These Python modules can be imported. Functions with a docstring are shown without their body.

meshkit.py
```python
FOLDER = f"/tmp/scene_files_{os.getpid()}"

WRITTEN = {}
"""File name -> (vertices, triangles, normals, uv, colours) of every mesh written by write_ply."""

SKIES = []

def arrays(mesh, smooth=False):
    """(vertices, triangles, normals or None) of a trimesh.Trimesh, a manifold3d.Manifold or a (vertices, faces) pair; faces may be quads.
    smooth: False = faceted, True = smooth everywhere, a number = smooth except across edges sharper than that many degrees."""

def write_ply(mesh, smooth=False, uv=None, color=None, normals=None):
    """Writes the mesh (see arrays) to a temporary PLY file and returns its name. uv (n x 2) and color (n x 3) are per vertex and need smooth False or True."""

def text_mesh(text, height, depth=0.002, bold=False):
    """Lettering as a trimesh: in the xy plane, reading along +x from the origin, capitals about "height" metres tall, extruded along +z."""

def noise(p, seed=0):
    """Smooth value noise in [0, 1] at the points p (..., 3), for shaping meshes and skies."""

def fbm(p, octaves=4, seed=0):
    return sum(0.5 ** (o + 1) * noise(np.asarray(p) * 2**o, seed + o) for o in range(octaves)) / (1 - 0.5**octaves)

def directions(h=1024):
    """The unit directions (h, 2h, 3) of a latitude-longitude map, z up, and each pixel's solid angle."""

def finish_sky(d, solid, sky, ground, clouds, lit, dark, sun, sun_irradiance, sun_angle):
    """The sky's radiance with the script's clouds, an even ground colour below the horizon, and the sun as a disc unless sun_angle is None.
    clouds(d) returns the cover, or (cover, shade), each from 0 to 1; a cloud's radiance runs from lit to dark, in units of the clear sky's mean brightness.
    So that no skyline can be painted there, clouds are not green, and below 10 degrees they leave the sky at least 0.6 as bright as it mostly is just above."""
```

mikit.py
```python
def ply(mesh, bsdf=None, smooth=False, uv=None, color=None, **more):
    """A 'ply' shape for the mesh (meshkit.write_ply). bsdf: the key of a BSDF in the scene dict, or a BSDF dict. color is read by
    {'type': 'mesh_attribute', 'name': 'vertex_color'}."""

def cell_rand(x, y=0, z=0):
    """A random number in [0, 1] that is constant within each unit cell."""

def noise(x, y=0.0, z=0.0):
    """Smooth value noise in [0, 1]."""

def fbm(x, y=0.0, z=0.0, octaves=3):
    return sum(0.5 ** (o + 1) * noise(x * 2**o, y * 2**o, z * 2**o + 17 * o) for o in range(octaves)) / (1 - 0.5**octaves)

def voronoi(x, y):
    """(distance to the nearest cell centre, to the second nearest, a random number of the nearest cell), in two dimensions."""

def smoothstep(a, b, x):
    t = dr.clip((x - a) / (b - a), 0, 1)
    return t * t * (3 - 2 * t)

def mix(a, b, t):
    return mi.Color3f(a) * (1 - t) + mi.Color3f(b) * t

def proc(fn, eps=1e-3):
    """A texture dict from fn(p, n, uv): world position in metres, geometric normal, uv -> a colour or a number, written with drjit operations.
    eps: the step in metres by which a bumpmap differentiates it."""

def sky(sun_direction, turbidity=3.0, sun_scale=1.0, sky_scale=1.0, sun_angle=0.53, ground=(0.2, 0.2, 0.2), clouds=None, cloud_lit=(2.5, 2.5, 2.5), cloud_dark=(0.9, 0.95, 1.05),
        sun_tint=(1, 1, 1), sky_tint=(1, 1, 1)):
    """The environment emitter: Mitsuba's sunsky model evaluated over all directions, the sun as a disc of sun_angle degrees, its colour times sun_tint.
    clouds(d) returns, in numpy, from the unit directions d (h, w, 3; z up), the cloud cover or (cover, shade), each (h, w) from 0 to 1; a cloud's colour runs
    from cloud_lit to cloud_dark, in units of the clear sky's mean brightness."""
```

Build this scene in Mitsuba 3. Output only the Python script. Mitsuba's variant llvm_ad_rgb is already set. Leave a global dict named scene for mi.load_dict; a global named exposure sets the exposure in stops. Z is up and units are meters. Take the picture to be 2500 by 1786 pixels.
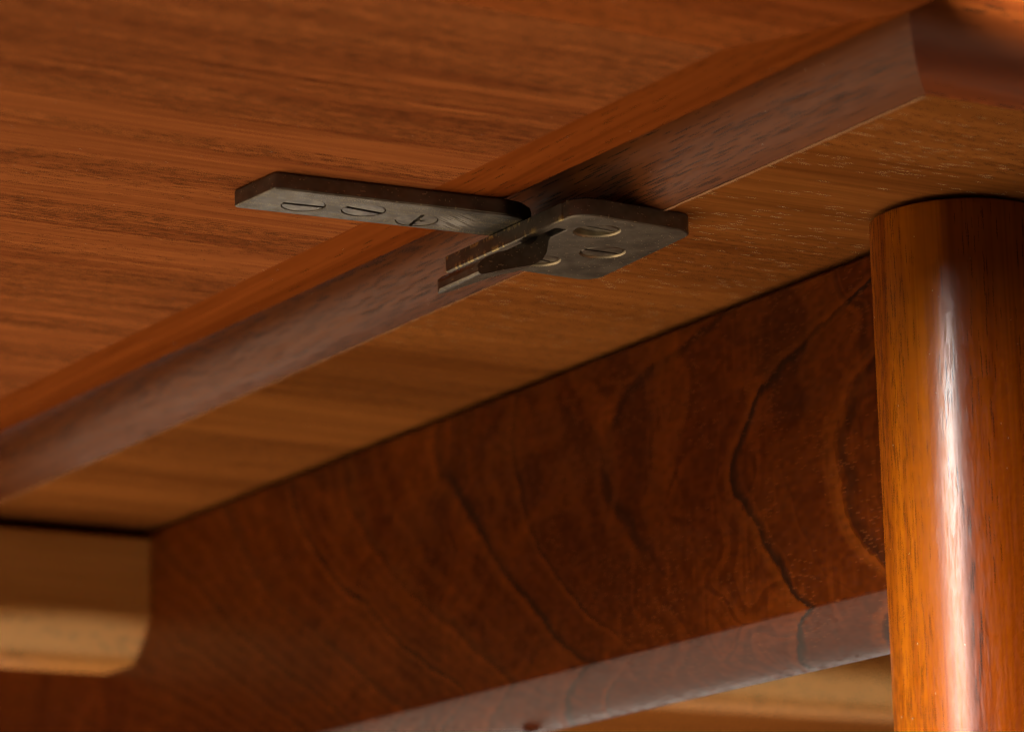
import math
import numpy as np
import trimesh
import manifold3d as m3
from shapely.geometry import Polygon, Point
from shapely.geometry.polygon import orient
import drjit as dr
import mitsuba as mi
import mikit
from mikit import proc, noise, fbm, cell_rand, smoothstep, mix

# ------------------------------------------------------------------ camera, lamps, exposure
exposure = -0.12
CAM_YAW, CAM_PITCH, CAM_ROLL = (math.radians(a) for a in (30.9, 13.0, 1.14))
CAM_POS = np.array([-0.36834762, -0.59042755, -0.1847034])
CAM_FOV = 2 * math.degrees(math.atan(1250 / 8712.0))
_f = np.array([math.sin(CAM_YAW) * math.cos(CAM_PITCH), math.cos(CAM_YAW) * math.cos(CAM_PITCH), math.sin(CAM_PITCH)])
_r = np.cross(_f, [0, 0, 1.0])
_r /= np.linalg.norm(_r)
_d = np.cross(_f, _r)
_c, _s = math.cos(CAM_ROLL), math.sin(CAM_ROLL)
_r, _d = _c * _r + _s * _d, -_s * _r + _c * _d
_m = np.eye(4)
_m[:3, 0], _m[:3, 1], _m[:3, 2], _m[:3, 3] = -_r, -_d, _f, CAM_POS
T = mi.ScalarTransform4f

scene, labels = {}, {}
scene["camera"] = {
    "type": "thinlens", "fov": CAM_FOV, "fov_axis": "x", "to_world": T(_m.tolist()), "near_clip": 0.02, "far_clip": 50.0,
    "aperture_radius": 0.0032, "focus_distance": 0.700,
}


def rgb(*v):
    return {"type": "rgb", "value": list(v)}


# key: a large softbox behind the photographer, its lower edge about level with the table top; a second one added overhead behind the table to light the floor paper
KEY_POS, KEY_AT, KEY_SIZE, KEY_POWER = (-2.35, -1.10, 1.15), (0.05, -0.05, 0.0), (0.66, 0.85), (102.0, 96.5, 90.0)
TOP_POS, TOP_AT, TOP_SIZE, TOP_POWER = (-1.0, 2.3, 1.7), (-0.3, 1.2, -0.72), (0.8, 0.8), (19.5, 18.8, 17.8)


def bsdf_flat(c, rough=0.9):
    return {"type": "twosided", "bsdf": {"type": "principled", "base_color": rgb(*c), "roughness": rough, "specular": 0.3}}


scene["mat_black_cloth"] = bsdf_flat((0.02, 0.02, 0.022))


def softbox(name, pos, at, size, power, label):
    z = np.array(at, float) - np.array(pos, float)
    z /= np.linalg.norm(z)
    x = np.cross([0, 0, 1.0], z)
    x /= np.linalg.norm(x)
    y = np.cross(z, x)
    M = np.eye(4)
    M[:3, 0], M[:3, 1], M[:3, 2], M[:3, 3] = x, y, z, pos
    w, h = size
    panel = trimesh.creation.box((2 * w, 2 * h, 0.004))
    front = trimesh.Trimesh([[-w, -h, 0], [w, -h, 0], [w, h, 0], [-w, h, 0]], [[0, 1, 2], [0, 2, 3]], process=False)
    front.apply_transform(M)
    b, s = 0.35, 0.02
    v = [[-w - s, -h - s, -s], [w + s, -h - s, -s], [w + s, h + s, -s], [-w - s, h + s, -s], [-b * w, -b * h, -0.5], [b * w, -b * h, -0.5], [b * w, b * h, -0.5], [-b * w, b * h, -0.5]]
    f = [[0, 1, 5, 4], [1, 2, 6, 5], [2, 3, 7, 6], [3, 0, 4, 7], [4, 5, 6, 7]]
    hood = trimesh.Trimesh(v, [t for q in f for t in ((q[0], q[1], q[2]), (q[0], q[2], q[3]))], process=False)
    hood.apply_transform(M)
    scene[name + "__diffuser"] = mikit.ply(front, "mat_black_cloth", emitter={"type": "area", "radiance": rgb(*power)})
    scene[name + "__hood"] = mikit.ply(hood, "mat_black_cloth")
    labels[name] = {"label": label, "category": "studio lamp"}


softbox("softbox", KEY_POS, KEY_AT, KEY_SIZE, KEY_POWER, "large black softbox lamp standing behind the camera, lighting the table leg")
softbox("softbox_001", TOP_POS, TOP_AT, TOP_SIZE, TOP_POWER, "square black softbox lamp added high behind the table to light the paper on the floor")

softbox("softbox_002", (0.80, 1.50, -0.645), (0.05, 0.0, -0.60), (0.45, 0.055), (3.8, 3.5, 3.1), "small dim softbox lamp added on the floor beyond the table for the glint on the apron edge")  # unseen lamp, added only for the bright rim along the apron facet

# ------------------------------------------------------------------ helpers


def obj(key, mesh, mat, smooth=False, label=None):
    n, k = 1, key
    while k in scene:
        k, n = f"{key}_{n:03d}", n + 1
    scene[k] = mikit.ply(mesh, mat, smooth)
    if label:
        labels[k] = {"label": label}
    return k


def tm(man):
    m = man.to_mesh()
    return trimesh.Trimesh(m.vert_properties[:, :3], m.tri_verts, process=True)


def grid_mesh(P):
    """P (n, m, 3): a sheet of quads."""
    n, m = P.shape[:2]
    i, j = np.meshgrid(np.arange(n - 1), np.arange(m - 1), indexing="ij")
    a = i * m + j
    q = np.stack([a, a + 1, a + m + 1, a + m], -1).reshape(-1, 4)
    return trimesh.Trimesh(P.reshape(-1, 3), np.vstack([q[:, [0, 1, 2]], q[:, [0, 2, 3]]]), process=False)


def facing(mesh, towards):
    """Winds a sheet so that its mean normal looks along 'towards'."""
    n = mesh.area_faces @ mesh.face_normals
    if np.dot(n, towards) < 0:
        mesh.invert()
    return mesh


def cat(*ms):
    return trimesh.util.concatenate(ms)


def fillet(poly, r_in, r_out):
    p = poly.buffer(-r_out, quad_segs=8).buffer(r_out, quad_segs=8)
    return p.buffer(r_in, quad_segs=8).buffer(-r_in, quad_segs=8)


def dense(poly, step):
    xy = np.array(orient(poly.simplify(1e-5)).exterior.coords)[:-1]
    out = []
    for a, b in zip(xy, np.roll(xy, -1, 0)):
        n = max(1, int(np.linalg.norm(b - a) / step))
        out += [a + (b - a) * k / n for k in range(n)]
    return np.array(out)


def rounded_slab(poly, z0, z1, r, step=0.0015, top_round=True):
    """A plate with the outline poly between z0 and z1, its rims rounded with radius r, as a closed manifold."""
    xy = dense(poly, step)
    t0 = xy - np.roll(xy, 1, 0)
    t1 = np.roll(xy, -1, 0) - xy
    t = t0 / np.linalg.norm(t0, axis=1, keepdims=True) + t1 / np.linalg.norm(t1, axis=1, keepdims=True)
    t /= np.linalg.norm(t, axis=1, keepdims=True)
    nrm = np.stack([t[:, 1], -t[:, 0]], 1)
    ang = np.linspace(0, math.pi / 2, 4)
    rings = [(r * (1 - math.sin(a)), z0 + r * (1 - math.cos(a))) for a in ang]
    rings += [(r * (1 - math.sin(a)), z1 - r * (1 - math.cos(a))) for a in ang[::-1]] if top_round else [(0.0, z1)]
    n, V, F = len(xy), [], []
    for d, z in rings:
        V.append(np.column_stack([xy - nrm * d, np.full(n, z)]))
    for k in range(len(rings) - 1):
        a = np.arange(n) + k * n
        b = np.roll(np.arange(n), -1) + k * n
        F += [np.stack([a, b, b + n], 1), np.stack([a, b + n, a + n], 1)]
    for k, flip in ((0, True), (len(rings) - 1, False)):
        tri = np.array(m3.triangulate([np.ascontiguousarray(V[k][:, :2])])).reshape(-1, 3).astype(int)
        F.append((tri[:, ::-1] if flip else tri) + k * n)
    V, F = np.vstack(V), np.vstack(F)
    return m3.Manifold(m3.Mesh(vert_properties=V.astype(np.float32), tri_verts=F.astype(np.uint32)))


def cyl(x, y, z0, z1, r0, r1=None, seg=48):
    return m3.Manifold.cylinder(z1 - z0, r0, r1 if r1 is not None else r0, seg).translate([x, y, z0])


# ------------------------------------------------------------------ materials: oiled teak, its grain along one axis of the world


def pores(a, b, length, width, density, seed):
    """Short dashes along a: 0 to 1."""
    row = dr.floor(b / width)
    u = a / length + cell_rand(row, seed) * 17.0
    col = dr.floor(u)
    x, y = u - col, b / width - row
    here = cell_rand(row, col, seed + 1)
    size = cell_rand(row, col, seed + 2) * 0.6 + 0.4
    along = smoothstep(0.0, 0.22, x) * (1 - smoothstep(size - 0.22, size, x))
    across = 1 - dr.abs(2 * y - 1)
    return dr.select(here < density, along * smoothstep(0.0, 0.7, across), 0.0)


def teak(coord, light, dark, band=70.0, fibre=1400.0, pore=(0.005, 0.00045, 0.3), pore_col=(0.03, 0.012, 0.006), pore_amt=0.75, fleck=0.0, fleck_col=(0.5, 0.33, 0.18),
         streak=0.6, tone=0.35, seed=0.0, wave=0.004, stretch=1.0, fine_amt=1.0, long_pores=0.0):
    def fn(p, n, uv):
        a, b = coord(p)
        w = b + wave * (noise(a * 9.0 / stretch, b * 26.0, seed + 3.1) - 0.5) + 0.25 * wave * noise(a * 45.0, b * 90.0, seed)
        broad = fbm(a * 3.0 / stretch, w * band, seed + 0.7, octaves=3)
        mid = noise(a * 14.0 / stretch, w * band * 5.0, seed + 5.3)
        fine = noise(a * 45.0, w * fibre, seed + 9.9)
        fine2 = noise(a * 30.0, w * fibre * 0.43, seed + 2.2)
        t = smoothstep(0.28, 0.74, broad) * streak + (mid - 0.5) * 0.45 + fine_amt * ((fine - 0.5) * 0.40 + (fine2 - 0.5) * 0.35) + (1 - streak) * 0.5
        c = mix(light, dark, dr.clip(t, 0.0, 1.0))
        dens = pore[2] * smoothstep(0.25, 0.7, noise(a * 5.0, w * band * 1.6, seed + 21.0))
        k = pores(a, w, pore[0], pore[1], dens, seed + 31.0)
        k = dr.maximum(k, 0.7 * pores(a + 0.0013, w + pore[1] * 0.41, pore[0] * 0.55, pore[1] * 0.7, dens * 0.8, seed + 41.0))
        if long_pores > 0:
            k = dr.maximum(k, 0.75 * pores(a, b + 0.3 * (w - b), 0.0135, 0.00030, long_pores * smoothstep(0.3, 0.7, noise(a * 8.0, b * 40.0, seed + 81.0)), seed + 91.0))
        c = mix(c, pore_col, k * pore_amt)
        if fleck > 0:
            q = pores(a, b + 0.02 * a, 0.0046, 0.00026, fleck * smoothstep(0.12, -0.03, b) * (0.35 + 0.65 * smoothstep(0.3, 0.7, noise(a * 25.0, w * 70.0, seed + 51.0))), seed + 61.0)
            c = mix(c, fleck_col, q)
        c = mix(c, (0.55, 0.46, 0.36), 0.7 * pores(a, b, 0.00055, 0.00032, 0.0009, seed + 111.0))      # dust
        return c * (1 - tone * 0.5 + tone * noise(a * 11.0 / stretch, w * 22.0, seed + 71.0))

    return fn


def pore_height(coord, pore, seed, fibre=1400.0, amp=0.35):
    def fn(p, n, uv):
        a, b = coord(p)
        k = pores(a, b, pore[0], pore[1], pore[2], seed + 31.0)
        return -k * amp + 0.25 * noise(a * 60.0, b * fibre * 0.6, seed) + 0.9 * noise(a * 40.0, b * 130.0, seed + 7.0)

    return fn


def pore_rough(coord, pore, seed, lo, hi):
    """Varnish does not bridge the open pores: they stay dull."""
    def fn(p, n, uv):
        a, b = coord(p)
        k = dr.maximum(pores(a, b, pore[0], pore[1], pore[2], seed + 31.0), pores(a + 0.002, b + 0.4 * pore[1], 0.5 * pore[0], 0.7 * pore[1], pore[2], seed + 33.0))
        return lo + (hi - lo) * k + 0.10 * (noise(a * 25.0, b * 350.0, seed) - 0.5)

    return fn


def wood_mat(key, fn, rough=0.38, spec=0.5, coat=0.0, coat_gloss=0.9, bump=None, bump_scale=0.0001):
    b = {"type": "principled", "base_color": proc(fn), "roughness": proc(rough) if callable(rough) else rough, "specular": spec}
    if spec == 0:
        b = {"type": "diffuse", "reflectance": proc(fn)}     # bare, unvarnished underside
    if coat:
        b |= {"clearcoat": coat, "clearcoat_gloss": coat_gloss}
    if bump:
        b = {"type": "bumpmap", "arbitrary": proc(bump, eps=0.00015), "scale": bump_scale, "bsdf": b}
    scene[key] = {"type": "twosided", "bsdf": b}


along_x = lambda p: (p.x, p.y)  # noqa: E731
along_x_face = lambda p: (p.x, p.z + p.y * 0.5)  # noqa: E731
along_y = lambda p: (p.y, p.x - p.z)  # noqa: E731
along_x_edge = lambda p: (p.x, p.y + p.z)  # noqa: E731
along_z = lambda p: (p.z, p.x - p.y)  # noqa: E731

wood_mat("mat_leaf_veneer", teak(along_x, (0.40, 0.122, 0.032), (0.220, 0.057, 0.016), band=85.0, fibre=1700.0, pore=(0.0060, 0.00036, 0.60), pore_col=(0.055, 0.018, 0.008), seed=3.0, streak=0.30, fine_amt=1.7, tone=0.22, long_pores=0.30), spec=0)
wood_mat("mat_leaf_edge", teak(along_y, (0.335, 0.080, 0.014), (0.20, 0.042, 0.007), band=90.0, pore=(0.008, 0.0004, 0.08), seed=13.0, stretch=2.5, tone=0.25), spec=0)
wood_mat("mat_leaf_front", teak(along_x_edge, (0.38, 0.100, 0.022), (0.21, 0.047, 0.010), band=60.0, seed=15.0, stretch=2.0), spec=0)
wood_mat("mat_top_veneer", teak(along_x, (0.315, 0.105, 0.022), (0.165, 0.048, 0.010), band=40.0, pore=(0.004, 0.0004, 0.22), pore_col=(0.07, 0.024, 0.010), fine_amt=1.3, fleck=0.075, fleck_col=(0.50, 0.32, 0.15), seed=23.0), spec=0)
wood_mat("mat_edge_strip", teak(along_y, (0.190, 0.058, 0.014), (0.105, 0.028, 0.008), band=60.0, pore=(0.0115, 0.00042, 0.34), pore_col=(0.030, 0.013, 0.008), pore_amt=0.95, seed=33.0, wave=0.002),
         rough=pore_rough(along_y, (0.0115, 0.00042, 0.3), 33.0, 0.38, 0.65), spec=0.13, bump=pore_height(along_y, (0.0115, 0.00042, 0.3), 33.0), bump_scale=0.00003)
wood_mat("mat_front_strip", teak(along_x_edge, (0.38, 0.090, 0.013), (0.17, 0.030, 0.005), band=110.0, pore=(0.008, 0.0006, 0.25), seed=43.0, wave=0.002), rough=0.42, spec=0.3)
def leg_fn(p, n, uv):
    c = leg_wood(p, n, uv)
    q = p.x - p.y
    open_grain = smoothstep(0.0036, 0.0012, dr.abs(q - 0.1082 + 0.02 * (p.z + 0.05))) * smoothstep(-0.075, -0.055, p.z) * smoothstep(-0.010, -0.022, p.z)
    open_grain = dr.maximum(open_grain, smoothstep(0.0028, 0.0010, dr.abs(q - 0.1128)) * smoothstep(-0.110, -0.095, p.z) * smoothstep(-0.055, -0.066, p.z))
    c = mix(c, (0.020, 0.006, 0.002), open_grain * pores(p.z, q, 0.0105, 0.00055, 0.42, 95.0) * 0.9)
    t = p.x - p.y + 0.004 * noise(p.z * 12.0, (p.x - p.y) * 60.0, 91.0)     # darker red front: heartwood tone and painted shade together
    return c * mix((1.0, 1.0, 1.0), (0.47, 0.34, 0.30), smoothstep(0.1085, 0.1125, t))


leg_wood = teak(along_z, (0.285, 0.071, 0.0015), (0.115, 0.014, 0.0005), band=70.0, fibre=2000.0, pore=(0.008, 0.00030, 0.36), pore_col=(0.05, 0.009, 0.002), pore_amt=0.8, seed=53.0, wave=0.0022, tone=0.3)
wood_mat("mat_leg", leg_fn, rough=pore_rough(along_z, (0.007, 0.00034, 0.34), 58.0, 0.27, 0.48), spec=0.28, bump=pore_height(along_z, (0.008, 0.00030, 0.30), 53.0), bump_scale=0.00002)
bar_wood = teak(along_x_face, (0.60, 0.265, 0.062), (0.40, 0.155, 0.030), band=60.0, pore=(0.005, 0.0005, 0.15), seed=63.0)


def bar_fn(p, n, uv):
    c = bar_wood(p, n, uv)       # the lit band on the rounded lower edge is painted in as paler wood
    worn_or_lit = smoothstep(-0.0245, -0.0310, p.z + 0.003 * (noise(p.x * 30.0, 3.0) - 0.5)) * (1 - smoothstep(0.007, 0.0105, p.y - 0.3155))
    return mix(c, mi.Color3f(0.40, 0.285, 0.14) + c * 0.9, worn_or_lit)


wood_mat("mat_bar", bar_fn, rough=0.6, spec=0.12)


def apron_fn(p, n, uv):
    y, z = p.y, p.z - 0.35 * dr.maximum(p.x - 0.0535, 0.0)
    z = dr.select(z < -0.0700, -0.0700 + 1.4 * (-0.0700 - z), z)            # on the sloping facet the growth layers come out reversed
    zc = z + 0.042 - 0.24 * dr.clip(y, 0.0, 0.27)
    w1 = fbm(y * 24.0, z * 38.0, 4.0, octaves=3) - 0.5
    w2 = fbm(y * 160.0, z * 130.0, 8.0, octaves=2) - 0.5
    k = dr.select(zc > 0, 40.0, 33.0 - 50.0 * dr.clip(y, 0.0, 0.26))
    F = -y - k * zc * zc + 0.017 * w1 + 0.0042 * w2 + 0.0010 * noise(y * 900.0, z * 500.0, 3.0) + 0.5
    F = F + 0.020 * (noise(F * 28.0, 7.0) - 0.5)
    dark, glow = mi.Float(0), mi.Float(0)
    for per, seed, g in ((0.043, 6.0, 1.0), (0.0160, 15.0, 0.15)):
        q = F / per
        i = dr.floor(q)
        fr = q - i
        amt = (0.45 + 0.55 * cell_rand(i, seed)) * smoothstep(0.10, 0.5, noise(y * 22.0, z * 30.0, seed)) * g
        dark = dark + smoothstep(0.0, 0.03, fr) * (1 - smoothstep(0.04, 0.15, fr)) * amt
        glow = glow + smoothstep(0.84, 0.97, fr) * (1 - smoothstep(0.98, 1.0, fr)) * amt
    dark, glow = dr.minimum(dark, 1.0), dr.minimum(glow, 1.0)
    curl = noise(y * 210.0 + 30.0 * w1, z * 12.0 + 3.0, 2.0) * noise(y * 60.0, z * 25.0, 12.0)
    fine = pores(y, z + 0.004 * w1, 0.0024, 0.00042, 0.20 * smoothstep(0.3, 0.7, noise(y * 80.0, z * 80.0, 1.0)), 77.0)
    c = mix((0.078, 0.0128, 0.0010), (0.116, 0.0205, 0.0016), smoothstep(0.2, 0.60, curl + 0.25 * (noise(y * 900.0, z * 90.0, 44.0) - 0.5)))
    c = mix(c, (0.016, 0.006, 0.003), dark * 0.95)
    c = mix(c, (0.24, 0.052, 0.005), glow * 0.42)
    c = mix(c, (0.20, 0.06, 0.015), fine * 0.35)
    smudge = smoothstep(0.60, 0.80, noise(y * 48.0 + 14.0 * w1, z * 11.0, 61.0)) * smoothstep(-0.060, -0.020, p.z)
    c = mix(c, (0.020, 0.008, 0.003), smudge * 0.28)
    stripe = 0.5 + 0.5 * dr.sin(F * 500.0 + 1.6 * w2)
    c = mix(c, (0.205, 0.046, 0.004), stripe * stripe * smoothstep(0.07, 0.17, y) * 0.28 * smoothstep(0.15, 0.5, noise(y * 22.0, z * 18.0, 71.0)))
    ribbon = smoothstep(0.42, 0.72, noise(y * 95.0 + 8.0 * w1, z * 7.0, 83.0)) * smoothstep(-0.062, -0.030, p.z)
    c = mix(c, (0.175, 0.036, 0.0030), ribbon * 0.32)
    return c * (0.8 + 0.4 * noise(y * 500.0, z * 900.0, 6.0)) * (0.87 + 0.26 * fbm(y * 60.0, z * 70.0, 31.0, octaves=3))


wood_mat("mat_apron", apron_fn, rough=pore_rough(lambda p: (p.y, p.z), (0.003, 0.0004, 0.25), 81.0, 0.27, 0.5), spec=0.22)


SCREWS = [(-0.0636, -0.0046), (-0.0516, -0.0066), (-0.0389, -0.0049), (-0.0101, -0.0250), (-0.0006, -0.0118), (-0.0088, -0.0005)]


def brass_fn(p, n, uv):
    a = fbm(p.x * 260.0, p.y * 260.0, p.z * 260.0, octaves=3)
    b = fbm(p.x * 900.0, p.y * 900.0, p.z * 900.0, octaves=2)
    sp = smoothstep(0.80, 0.90, noise(p.x * 2300.0, p.y * 2300.0, p.z * 2300.0))
    c = mix((0.094, 0.076, 0.053), (0.168, 0.138, 0.098), smoothstep(0.2, 0.8, 0.7 * a + 0.3 * b))
    c = mix(c, (0.55, 0.42, 0.22), sp * 0.5)
    # bare metal where the tongue has been rubbed by the finger, and a darker smear beside it
    u, v = p.x + 0.0318, p.y + 0.0075
    worn_or_lit = smoothstep(1.0, 0.2, dr.sqrt(dr.square(u / 0.0060) + dr.square((v - 0.35 * u) / 0.0070))) * smoothstep(0.30, 0.65, noise(p.x * 260.0, (p.y - 0.6 * p.x) * 2400.0, 5.0))
    c = mix(c, (0.58, 0.54, 0.47), worn_or_lit * dr.select(p.z > -0.0004, 0.75, 0.0))
    smear = smoothstep(0.0035, 0.0075, u + 0.002 * (noise(p.x * 300.0, p.y * 900.0) - 0.5)) * smoothstep(-0.0142, -0.0158, p.x)
    c = c * (1 - 0.75 * dr.select(p.z > -0.0004, smear, 0.0))
    # scratches down to yellow brass along the rims of the finger
    e = dr.select((p.x < -0.0202) & (p.y > -0.031), 1.0, 0.0) * dr.select(p.z < -0.0002, 1.0, 0.0)
    rim = smoothstep(0.0010, 0.0003, dr.abs(p.z + 0.0004)) + 0.7 * smoothstep(0.0012, 0.0003, dr.abs(p.z + 0.0036))
    c = mix(c, (0.50, 0.37, 0.13), e * rim * smoothstep(0.50, 0.72, noise(p.y * 1900.0, p.z * 600.0, 3.0)) * smoothstep(0.3, 0.55, noise(p.y * 130.0, 9.0)))
    # countersink rims: the light they catch is painted in as brighter brass
    for sx, sy in SCREWS:
        d = dr.sqrt(dr.square(p.x - sx) + dr.square(p.y - sy))
        z0 = -0.0038 if sx > -0.02 else -0.0002
        c = mix(c, (0.52, 0.41, 0.23), dr.select(p.z > z0 + 0.00005, smoothstep(0.0051, 0.0048, d), 0.0) * (0.6 if sx > -0.02 else 0.2))
    return c


def brass_rough(p, n, uv):
    return 0.30 + 0.26 * fbm(p.x * 700.0, p.y * 700.0, p.z * 700.0, octaves=2)


scene["mat_brass"] = {"type": "twosided", "bsdf": {"type": "principled", "base_color": proc(brass_fn), "roughness": proc(brass_rough), "metallic": 0.84, "specular": 0.5}}


def screw_fn(p, n, uv):
    a = fbm(p.x * 500.0, p.y * 500.0, p.z * 500.0, octaves=3)
    return mix((0.115, 0.094, 0.066), (0.215, 0.178, 0.122), smoothstep(0.3, 0.75, a))


scene["mat_screw"] = {"type": "twosided", "bsdf": {"type": "principled", "base_color": proc(screw_fn), "roughness": 0.36, "metallic": 0.8, "specular": 0.5}}
scene["mat_dark_void"] = bsdf_flat((0.012, 0.007, 0.004))
scene["mat_bounce_paper"] = bsdf_flat((0.325, 0.268, 0.203))

# ------------------------------------------------------------------ setting: the dark studio floor the table stands on, with paper added to bounce light
FLOOR_Z = -0.72
scene["mat_floor"] = bsdf_flat((0.03, 0.027, 0.024), 0.8)
scene["studio_floor"] = mikit.ply(trimesh.creation.box((8, 8, 0.02)).apply_translation((-0.5, 0, FLOOR_Z - 0.0102)), "mat_floor")
labels["studio_floor"] = {"label": "dark studio floor under the table", "kind": "structure"}
scene["bounce_paper"] = mikit.ply(trimesh.creation.box((3.4, 3.4, 0.002)).apply_translation((0.10, 1.75, FLOOR_Z + 0.003)), "mat_bounce_paper")  # unseen reflector, added to throw light up onto the undersides
labels["bounce_paper"] = {"label": "large sheet of buff paper added on the dark floor below the table to bounce light", "category": "added bounce paper"}

scene["bounce_paper_001"] = mikit.ply(trimesh.creation.box((2.2, 2.0, 0.002)).apply_translation((1.5, -1.75, FLOOR_Z + 0.003)), "mat_bounce_paper")  # unseen reflector, added for the sheen on the front edge strip
labels["bounce_paper_001"] = {"label": "smaller sheet of buff paper added on the dark floor in front of the table to bounce light", "category": "added bounce paper"}

# ------------------------------------------------------------------ the table: top, mitred edge strips, apron, leg
BW, BH = 0.0125, 0.0120      # the rounded lower edge of the top: width and height
TOP_T = 0.024
X1, Y0, Y1 = 0.72, -0.117, 0.90   # flat underside: x from 0 to X1, y from Y0 to Y1
APX = 0.0535


def quarter(k=14):
    t = np.linspace(0, math.pi / 2, k)
    return np.stack([BW * np.sin(t), BH * (1 - np.cos(t))], 1)   # (outwards, up)


table = "dining_table"
labels[table] = {"label": "reddish teak table with rounded leg, figured apron and mitred top edge, at the right", "category": "table"}
panel = trimesh.creation.box((X1 - 0.0004, Y1 - Y0 - 0.0004, TOP_T - 0.001)).apply_translation((X1 / 2, (Y0 + Y1) / 2, (TOP_T - 0.001) / 2))
obj(table + "__top_panel", panel, "mat_top_veneer", label="tan veneered underside of the table top")


def edge_strip(p0, p1, out, m0, m1, bw=BW, bh=BH, top=TOP_T, z0=0.0, lip=0.0, proud=0.00025, lip_mitre=1.0):
    """A moulded edge strip from p0 to p1 (inner lower edge), its cross section going outwards; m0, m1: how far its ends run on per unit outwards (1 = mitred outside corner)."""
    p0, p1, out = np.array(p0), np.array(p1), np.array(out)
    d = (p1 - p0) / np.linalg.norm(p1 - p0)
    q = quarter() * [bw / BW, bh / BH]
    prof = np.vstack([[[-lip, 0.0]], q] if lip else [q])
    prof = np.vstack([[[prof[0, 0], 0.004]], prof, [[bw, bh + 0.002], [bw, top - 0.001], [bw - 0.001, top], [prof[0, 0], top]]])
    n = 40
    P = []
    for t in np.linspace(0, 1, n):
        row = []
        for o, h in prof:
            a, b = p0 - d * m0 * o, p1 + d * m1 * o * (lip_mitre if o < 0 else 1.0)
            xy = a + (b - a) * t + out * o
            row.append([xy[0], xy[1], z0 + h - (proud if h == 0.0 else 0.0)])
        P.append(row)
    P = np.array(P)
    sheet = grid_mesh(P)
    ends = []
    for e in (P[0], P[-1]):
        c = e.mean(0)
        V = np.vstack([e, [c]])
        k = np.arange(len(e) - 1)
        ends.append(trimesh.Trimesh(V, np.stack([k, k + 1, np.full(len(k), len(e))], 1), process=False))
    m = cat(sheet, *ends)
    m.merge_vertices()
    trimesh.repair.fix_normals(m)
    return m


obj(table + "__edge_strip", edge_strip((0, Y1), (0, Y0), (-1, 0), 0, 1), "mat_edge_strip", 35, "long rounded edge strip with dark pores, running under the latch")
obj(table + "__edge_strip", edge_strip((0, Y0), (X1, Y0), (0, -1), 1, 0), "mat_front_strip", 35, "front edge strip mitred to the long one at the corner")

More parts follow.
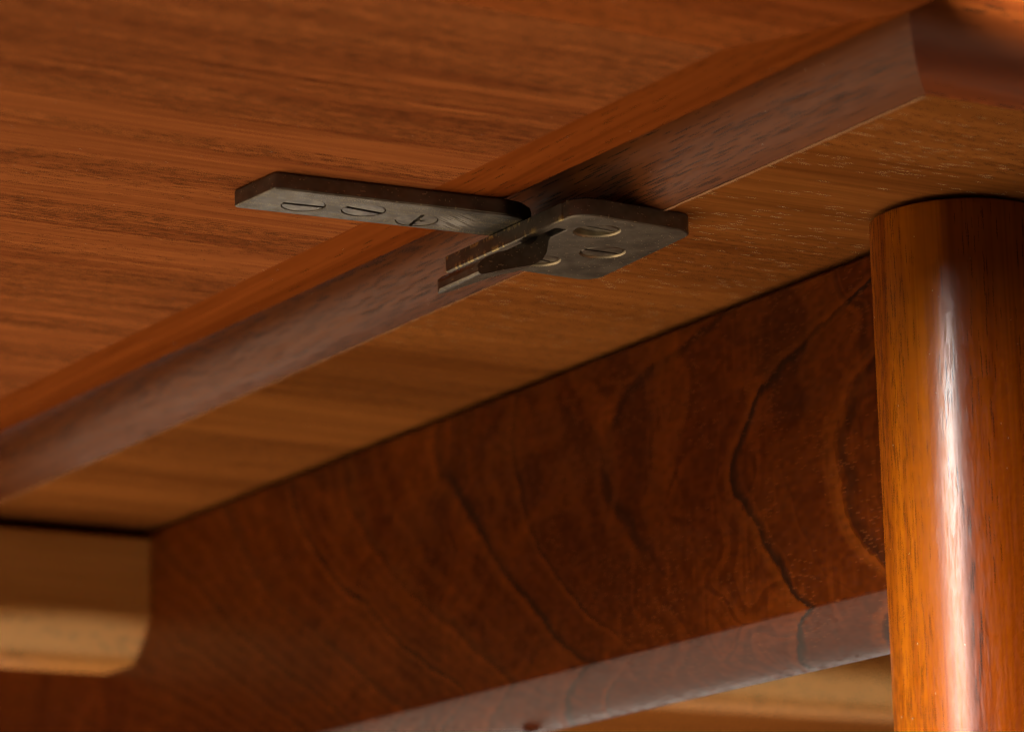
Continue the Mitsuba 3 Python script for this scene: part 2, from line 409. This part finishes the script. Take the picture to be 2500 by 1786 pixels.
# thin pale glue line between strip and veneer
gl = []
rng = np.random.default_rng(4)
ys = np.linspace(Y0 + 0.001, 0.6, 420)
wv = np.where(ys < -0.03, 0.00065, 0.0003) + 0.00035 * rng.random(len(ys))
gl = grid_mesh(np.stack([np.column_stack([-0.0002 + 0.0002 * rng.random(len(ys)), ys, np.full(len(ys), -0.0004)]), np.column_stack([wv, ys, np.full(len(ys), -0.0003)])], 1))
scene["mat_pale_wood"] = bsdf_flat((0.40, 0.20, 0.085), 0.8)
obj(table + "__glue_line", facing(gl, (0, 0, -1)), "mat_pale_wood")

# apron: tall board with a sloping facet and a rounded lower edge
AZ0, AZF, AZ1, AT = -0.0013, -0.0694, -0.0825, 0.022
prof = [(0.0, AZ0 - 0.0008), (0.0, AZF)]
px_, pz_ = 0.0, AZF
for th in np.radians(np.linspace(22, 80, 15)):
    px_, pz_ = px_ + 0.00118 * math.sin(th), pz_ - 0.00118 * math.cos(th)
    prof.append((px_, pz_))
prof += [(px_ + 0.0008, pz_ + 0.0002), (AT, pz_ + 0.004)]
prof += [(AT, AZ0), (0.0008, AZ0)]
prof = np.array(prof + [prof[0]])
ay = np.linspace(-0.042, 0.82, 60)
P = np.array([[[APX + o, y, z] for o, z in prof] for y in ay])
apron = grid_mesh(P)
c0 = [trimesh.Trimesh(np.vstack([e, [[APX + AT / 2, e[0, 1], -0.04]]]), [[k, k + 1, len(e)] for k in range(len(e) - 1)], process=False) for e in (P[0], P[-1])]
apron = cat(apron, *c0)
apron.merge_vertices()
trimesh.repair.fix_normals(apron)
BAR_Y, BAR_Z0 = 0.3155, -0.0030
obj(table + "__apron", apron, "mat_apron", 25, "dark figured apron with a glossy sloping lower edge")

# leg: rounded rectangle, almost straight, set at the corner
LX0, LX1, LY0, LY1 = 0.0375, 0.100, -0.0720, -0.0380
leg_poly = Polygon([(LX0, LY0), (LX1, LY0), (LX1, LY1), (LX0, LY1)]).buffer(-0.0165, join_style=2).buffer(0.0165, quad_segs=24)
lxy = dense(leg_poly, 0.002)
lc = lxy.mean(0)
zs = np.concatenate([[-0.0011, -0.0014], np.linspace(-0.004, FLOOR_Z, 60)])
P = []
for k, z in enumerate(zs):
    s = 0.988 if k == 0 else 1.0 - 0.30 * ((-z) / 0.72) ** 1.3
    ring = lc + (lxy - lc) * s + np.array([0.012, 0.012]) * max(0, -z - 0.15)
    P.append(np.column_stack([np.vstack([ring, ring[:1]]), np.full(len(ring) + 1, z)]))
leg = grid_mesh(np.array(P))
caps = [trimesh.Trimesh(np.vstack([r, [r.mean(0)]]), [[k, k + 1, len(r)] for k in range(len(r) - 1)], process=False) for r in (P[0], P[-1])]
leg = cat(leg, *caps)
leg.merge_vertices()
trimesh.repair.fix_normals(leg)
obj(table + "__leg", leg, "mat_leg", 40, "amber brown table leg with rounded corners, standing at the right")

# the peg end under the apron
peg = trimesh.creation.icosphere(3, 0.0020)
peg.apply_scale((1.2, 1.9, 0.9))
peg.apply_translation((0.0645, 0.1300, -0.0822))
scene["mat_peg"] = bsdf_flat((0.02, 0.009, 0.005), 0.6)
obj(table + "__peg", peg, "mat_peg", True, "small dark peg on the lower edge of the apron")

# ------------------------------------------------------------------ pull-out bar that carries the leaf, through the apron
bp = [(0.0, BAR_Z0 - 0.001), (0.0, -0.0262), (0.0004, -0.0278), (0.0014, -0.0297), (0.0036, -0.0325), (0.0062, -0.0354), (0.0086, -0.0378), (0.0104, -0.0390), (0.0122, -0.0396), (0.0140, -0.0398)]
bw = 0.044
bp += [(bw - a, b) for a, b in bp[::-1]] + [(bw - 0.001, BAR_Z0), (0.001, BAR_Z0)]
bp = np.array(bp + [bp[0]])
bx = np.linspace(-0.16, 0.62, 30)
bp[:, 1] += 0.0020 * (bp[:, 1] < -0.01)
P = np.array([[[x, BAR_Y + o, z] for o, z in bp] for x in bx])
bar = grid_mesh(P)
caps = [trimesh.Trimesh(np.vstack([e, [[e[0, 0], BAR_Y + bw / 2, -0.022]]]), [[k, k + 1, len(e)] for k in range(len(e) - 1)], process=False) for e in (P[0], P[-1])]
bar = cat(bar, *caps)
bar.merge_vertices()
trimesh.repair.fix_normals(bar)
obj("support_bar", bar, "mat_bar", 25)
labels["support_bar"] = {"label": "pale wooden pull-out bar with rounded lower edge, passing through the dark apron", "category": "support bar"}

# ------------------------------------------------------------------ the extension leaf beside the top
LZ = 0.0033
leaf = "table_leaf"
labels[leaf] = {"label": "orange brown table leaf with fine grain and plain edge band, filling the upper left", "category": "table leaf"}
LA = math.atan(0.0139)                       # the leaf does not stand quite parallel to the top
ex = lambda y: -0.0267 - 0.0139 * (y + 0.1385)  # noqa: E731  (the flat underside's right edge)
LFY, LBY, LXL, BAND, FRONT = -0.1385, 0.88, -0.70, 0.0125, 0.0255


def leaf_box(x0f, x1f, y0, y1, z0, z1, n=24):
    yy = np.linspace(y0, y1, n)
    ring = lambda y: [[x0f(y), y, z0], [x1f(y), y, z0], [x1f(y), y, z1], [x0f(y), y, z1], [x0f(y), y, z0]]  # noqa: E731
    P = np.array([ring(y) for y in yy])
    m = grid_mesh(P)
    caps = [trimesh.Trimesh(e[:4], [[0, 1, 2], [0, 2, 3]], process=False) for e in (P[0], P[-1])]
    m = cat(m, *caps)
    m.merge_vertices()
    trimesh.repair.fix_normals(m)
    return m


obj(leaf + "__panel", leaf_box(lambda y: LXL, lambda y: ex(y) - BAND, LFY + FRONT, LBY, LZ, LZ + 0.018), "mat_leaf_veneer", label="large veneered underside of the leaf")
A0, A1 = np.array([ex(LBY), LBY]), np.array([ex(LFY), LFY])
dn = (A1 - A0) / np.linalg.norm(A1 - A0)
outn = np.array([-dn[1], dn[0]])
obj(leaf + "__edge_band", edge_strip(A0, A1, outn, 0, 1, top=0.0192, z0=LZ, lip=BAND, proud=0.0, lip_mitre=FRONT / BAND), "mat_leaf_edge", 35, "plain orange edge band of the leaf beside the groove")
obj(leaf + "__edge_band", edge_strip((LXL, LFY), (ex(LFY), LFY), (0, -1), 0, 1, top=0.0192, z0=LZ, lip=FRONT, proud=0.0, lip_mitre=BAND / FRONT), "mat_leaf_front", 35, "rounded front edge of the leaf")

# ------------------------------------------------------------------ latch: the plate on the leaf, the hooked plate on the top


def screw_mesh(x, y, r, z, h, slot_ang, slot_w=0.00105, slot_d=0.0012, tilt=(0, 0), dents=0, seed=0):
    """Countersunk head, its flat face looking down at z."""
    head = cyl(0, 0, -0.0, 0.00012, r - 0.00012, r) + cyl(0, 0, 0.00012, h, r)
    slot = m3.Manifold.cube([2.3 * r, slot_w, 2 * slot_d], True).rotate([0, 0, slot_ang])
    head = head - slot
    rg = np.random.default_rng(seed)
    for _ in range(dents):
        q = rg.normal(0, 0.30 * r, 2)
        head = head - m3.Manifold.cube([0.0011 * rg.random() + 0.0004, 0.00035, 0.0007], True).rotate([float(rg.normal(0, 20)), 0, float(rg.random() * 180)]).translate([float(q[0]), float(q[1]), 0])
    return tm(head.rotate([tilt[0], tilt[1], 0]).translate([x, y, z]))


# plate on the leaf
lz0, lz1 = LZ - 0.0035, LZ - 0.0001
lp = Polygon([(-0.0738, -0.0127), (-0.0172, -0.0166), (-0.0145, -0.0014), (-0.0750, 0.0028)])
pa = math.radians(-4)
lpx = lp.buffer(-0.0008).buffer(0.0008, quad_segs=6)
# the end that slips over the hooked plate is rounded off towards the front
cut = Polygon([(-0.0256, -0.03), (-0.0256, -0.0162), (-0.0215, -0.0155), (-0.0178, -0.0128), (-0.0150, -0.0090), (-0.0140, -0.004), (-0.0140, -0.03)])
lpx = lpx.difference(cut)
plate_l = rounded_slab(lpx, lz0, lz1, 0.00045, step=0.0012)
ls = [(-0.0636, -0.0046, 0.0042, -6, (0, 0), 0), (-0.0516, -0.0066, 0.0042, 7, (0.4, 0.4), 0), (-0.0389, -0.0049, 0.0041, 80, (0, 0), 10)]
"""screw centres on the leaf's plate, radius, slot angle, tilt, dents"""
kl = leaf + "__latch_plate"
for x, y, r, *_ in ls:
    plate_l = plate_l - cyl(x, y, lz0 - 0.001, lz0 + 0.0020, r + 0.00016)
obj(kl, tm(plate_l), "mat_brass", 30, "dark brass latch plate with three slotted screws")
for k, (x, y, r, a, tl, dd) in enumerate(ls):
    obj(kl + "__screw", screw_mesh(x, y, r, lz0 + 0.00008, 0.0016, a, tilt=tl, dents=dd, seed=k, slot_w=0.0012 if k < 2 else 0.0008), "mat_screw", 30,
        ("slotted screw nearest the outer end of the plate", "screw with a bowed slot in the middle of the row", "battered screw with a torn slot")[k])

# hooked plate on the table top
pz0 = -0.0038
pp = Polygon([(-0.0203, -0.0345), (0.0075, -0.0325), (0.0088, -0.0280), (0.0102, 0.0088), (-0.0160, 0.0072), (-0.0160, -0.0180), (-0.0161, -0.0232), (-0.0183, -0.0236), (-0.0184, 0.0158), (-0.0206, 0.0158)])
body = Polygon([(-0.0203, -0.0345), (0.0078, -0.0325), (0.0102, 0.0090), (-0.0203, 0.0072)]).buffer(-0.0042).buffer(0.0042, quad_segs=10)
pp = body.intersection(Polygon([(-0.0160, -0.05), (0.03, -0.05), (0.03, 0.03), (-0.0160, 0.03)])).union(body.intersection(Polygon([(-0.03, -0.05), (-0.0155, -0.05), (-0.0155, -0.0233), (-0.03, -0.0233)])))
pp = pp.union(Polygon([(-0.0206, -0.0290), (-0.0184, -0.0290), (-0.0184, 0.0160), (-0.0206, 0.0160)])).buffer(0.0001).buffer(-0.0002).buffer(0.0001)
if pp.geom_type != "Polygon":
    pp = max(pp.geoms, key=lambda g: g.area)
plate_t = rounded_slab(pp, pz0, 0.0, 0.00042, step=0.0012)
plate_t = plate_t - m3.Manifold.cube([0.02, 0.06, 0.01]).translate([-0.0340, -0.030, -0.0004])     # the arm lies a little lower, under the other plate
ts = [(-0.0101, -0.0250, 0.0042, -4, (9, 4), 0.0007), (-0.0006, -0.0118, 0.0042, 4, (2.5, -1), 0.0002), (-0.0088, -0.0005, 0.0042, 15, (5, 0), 0.0004)]
kt = table + "__catch_plate"
for x, y, r, *_ in ts:
    plate_t = plate_t - cyl(x, y, pz0 - 0.001, pz0 + 0.0024, r + 0.00022) - cyl(x, y, pz0 - 0.0001, pz0 + 0.0004, r + 0.0006, r + 0.0002)
obj(kt, tm(plate_t), "mat_brass", 30, "dark brass plate with a long slotted finger")
for k, (x, y, r, a, tl, dp) in enumerate(ts):
    obj(kt + "__screw", screw_mesh(x, y, r, pz0 + dp, 0.0018, a, tilt=tl, seed=20 + k), "mat_screw", 30,
        ("deep-set screw nearest the corner of the plate", "slotted screw in the middle of the plate", "screw half hidden behind the hook")[k])
hk = np.array([(-14.6, -1.0), (-14.9, -3.6), (-15.9, -4.0), (-16.1, -5.2), (-16.4, -6.6), (-17.2, -7.9), (-18.5, -9.0), (-20.2, -9.75), (-25.8, -11.2), (-31.0, -12.75), (-31.7, -12.7), (-32.0, -12.3),
               (-32.1, -11.1), (-31.8, -10.5), (-31.2, -9.9), (-30.2, -9.2), (-27.4, -7.9), (-22.0, -6.4), (-20.0, -5.6), (-18.9, -4.7), (-18.35, -3.6), (-18.2, -2.4), (-17.4, -1.4), (-16.2, -1.0)]) * 1e-3
hook = m3.Manifold.extrude(m3.CrossSection([hk[::-1].tolist()]), 0.0190).rotate([90, 0, 0]).translate([0, 0.0025, 0])   # from y = -16.5 mm to y = 2.5 mm
plan = Polygon([(-0.0100, -0.0165), (-0.0330, -0.0165), (-0.0330, -0.0030), (-0.0319, -0.0010), (-0.0313, 0.0006), (-0.0303, 0.0012), (-0.0288, 0.0008), (-0.0265, -0.0025), (-0.0248, -0.0080), (-0.0235, -0.0105), (-0.0100, -0.0110)])
hook = hook ^ m3.Manifold.extrude(m3.CrossSection([np.array(orient(plan).exterior.coords)[:-1].tolist()]), 0.03).translate([0, 0, -0.02])
obj(kt + "__hook", tm(hook), "mat_brass", 30, "curled hook hanging under the catch plate")
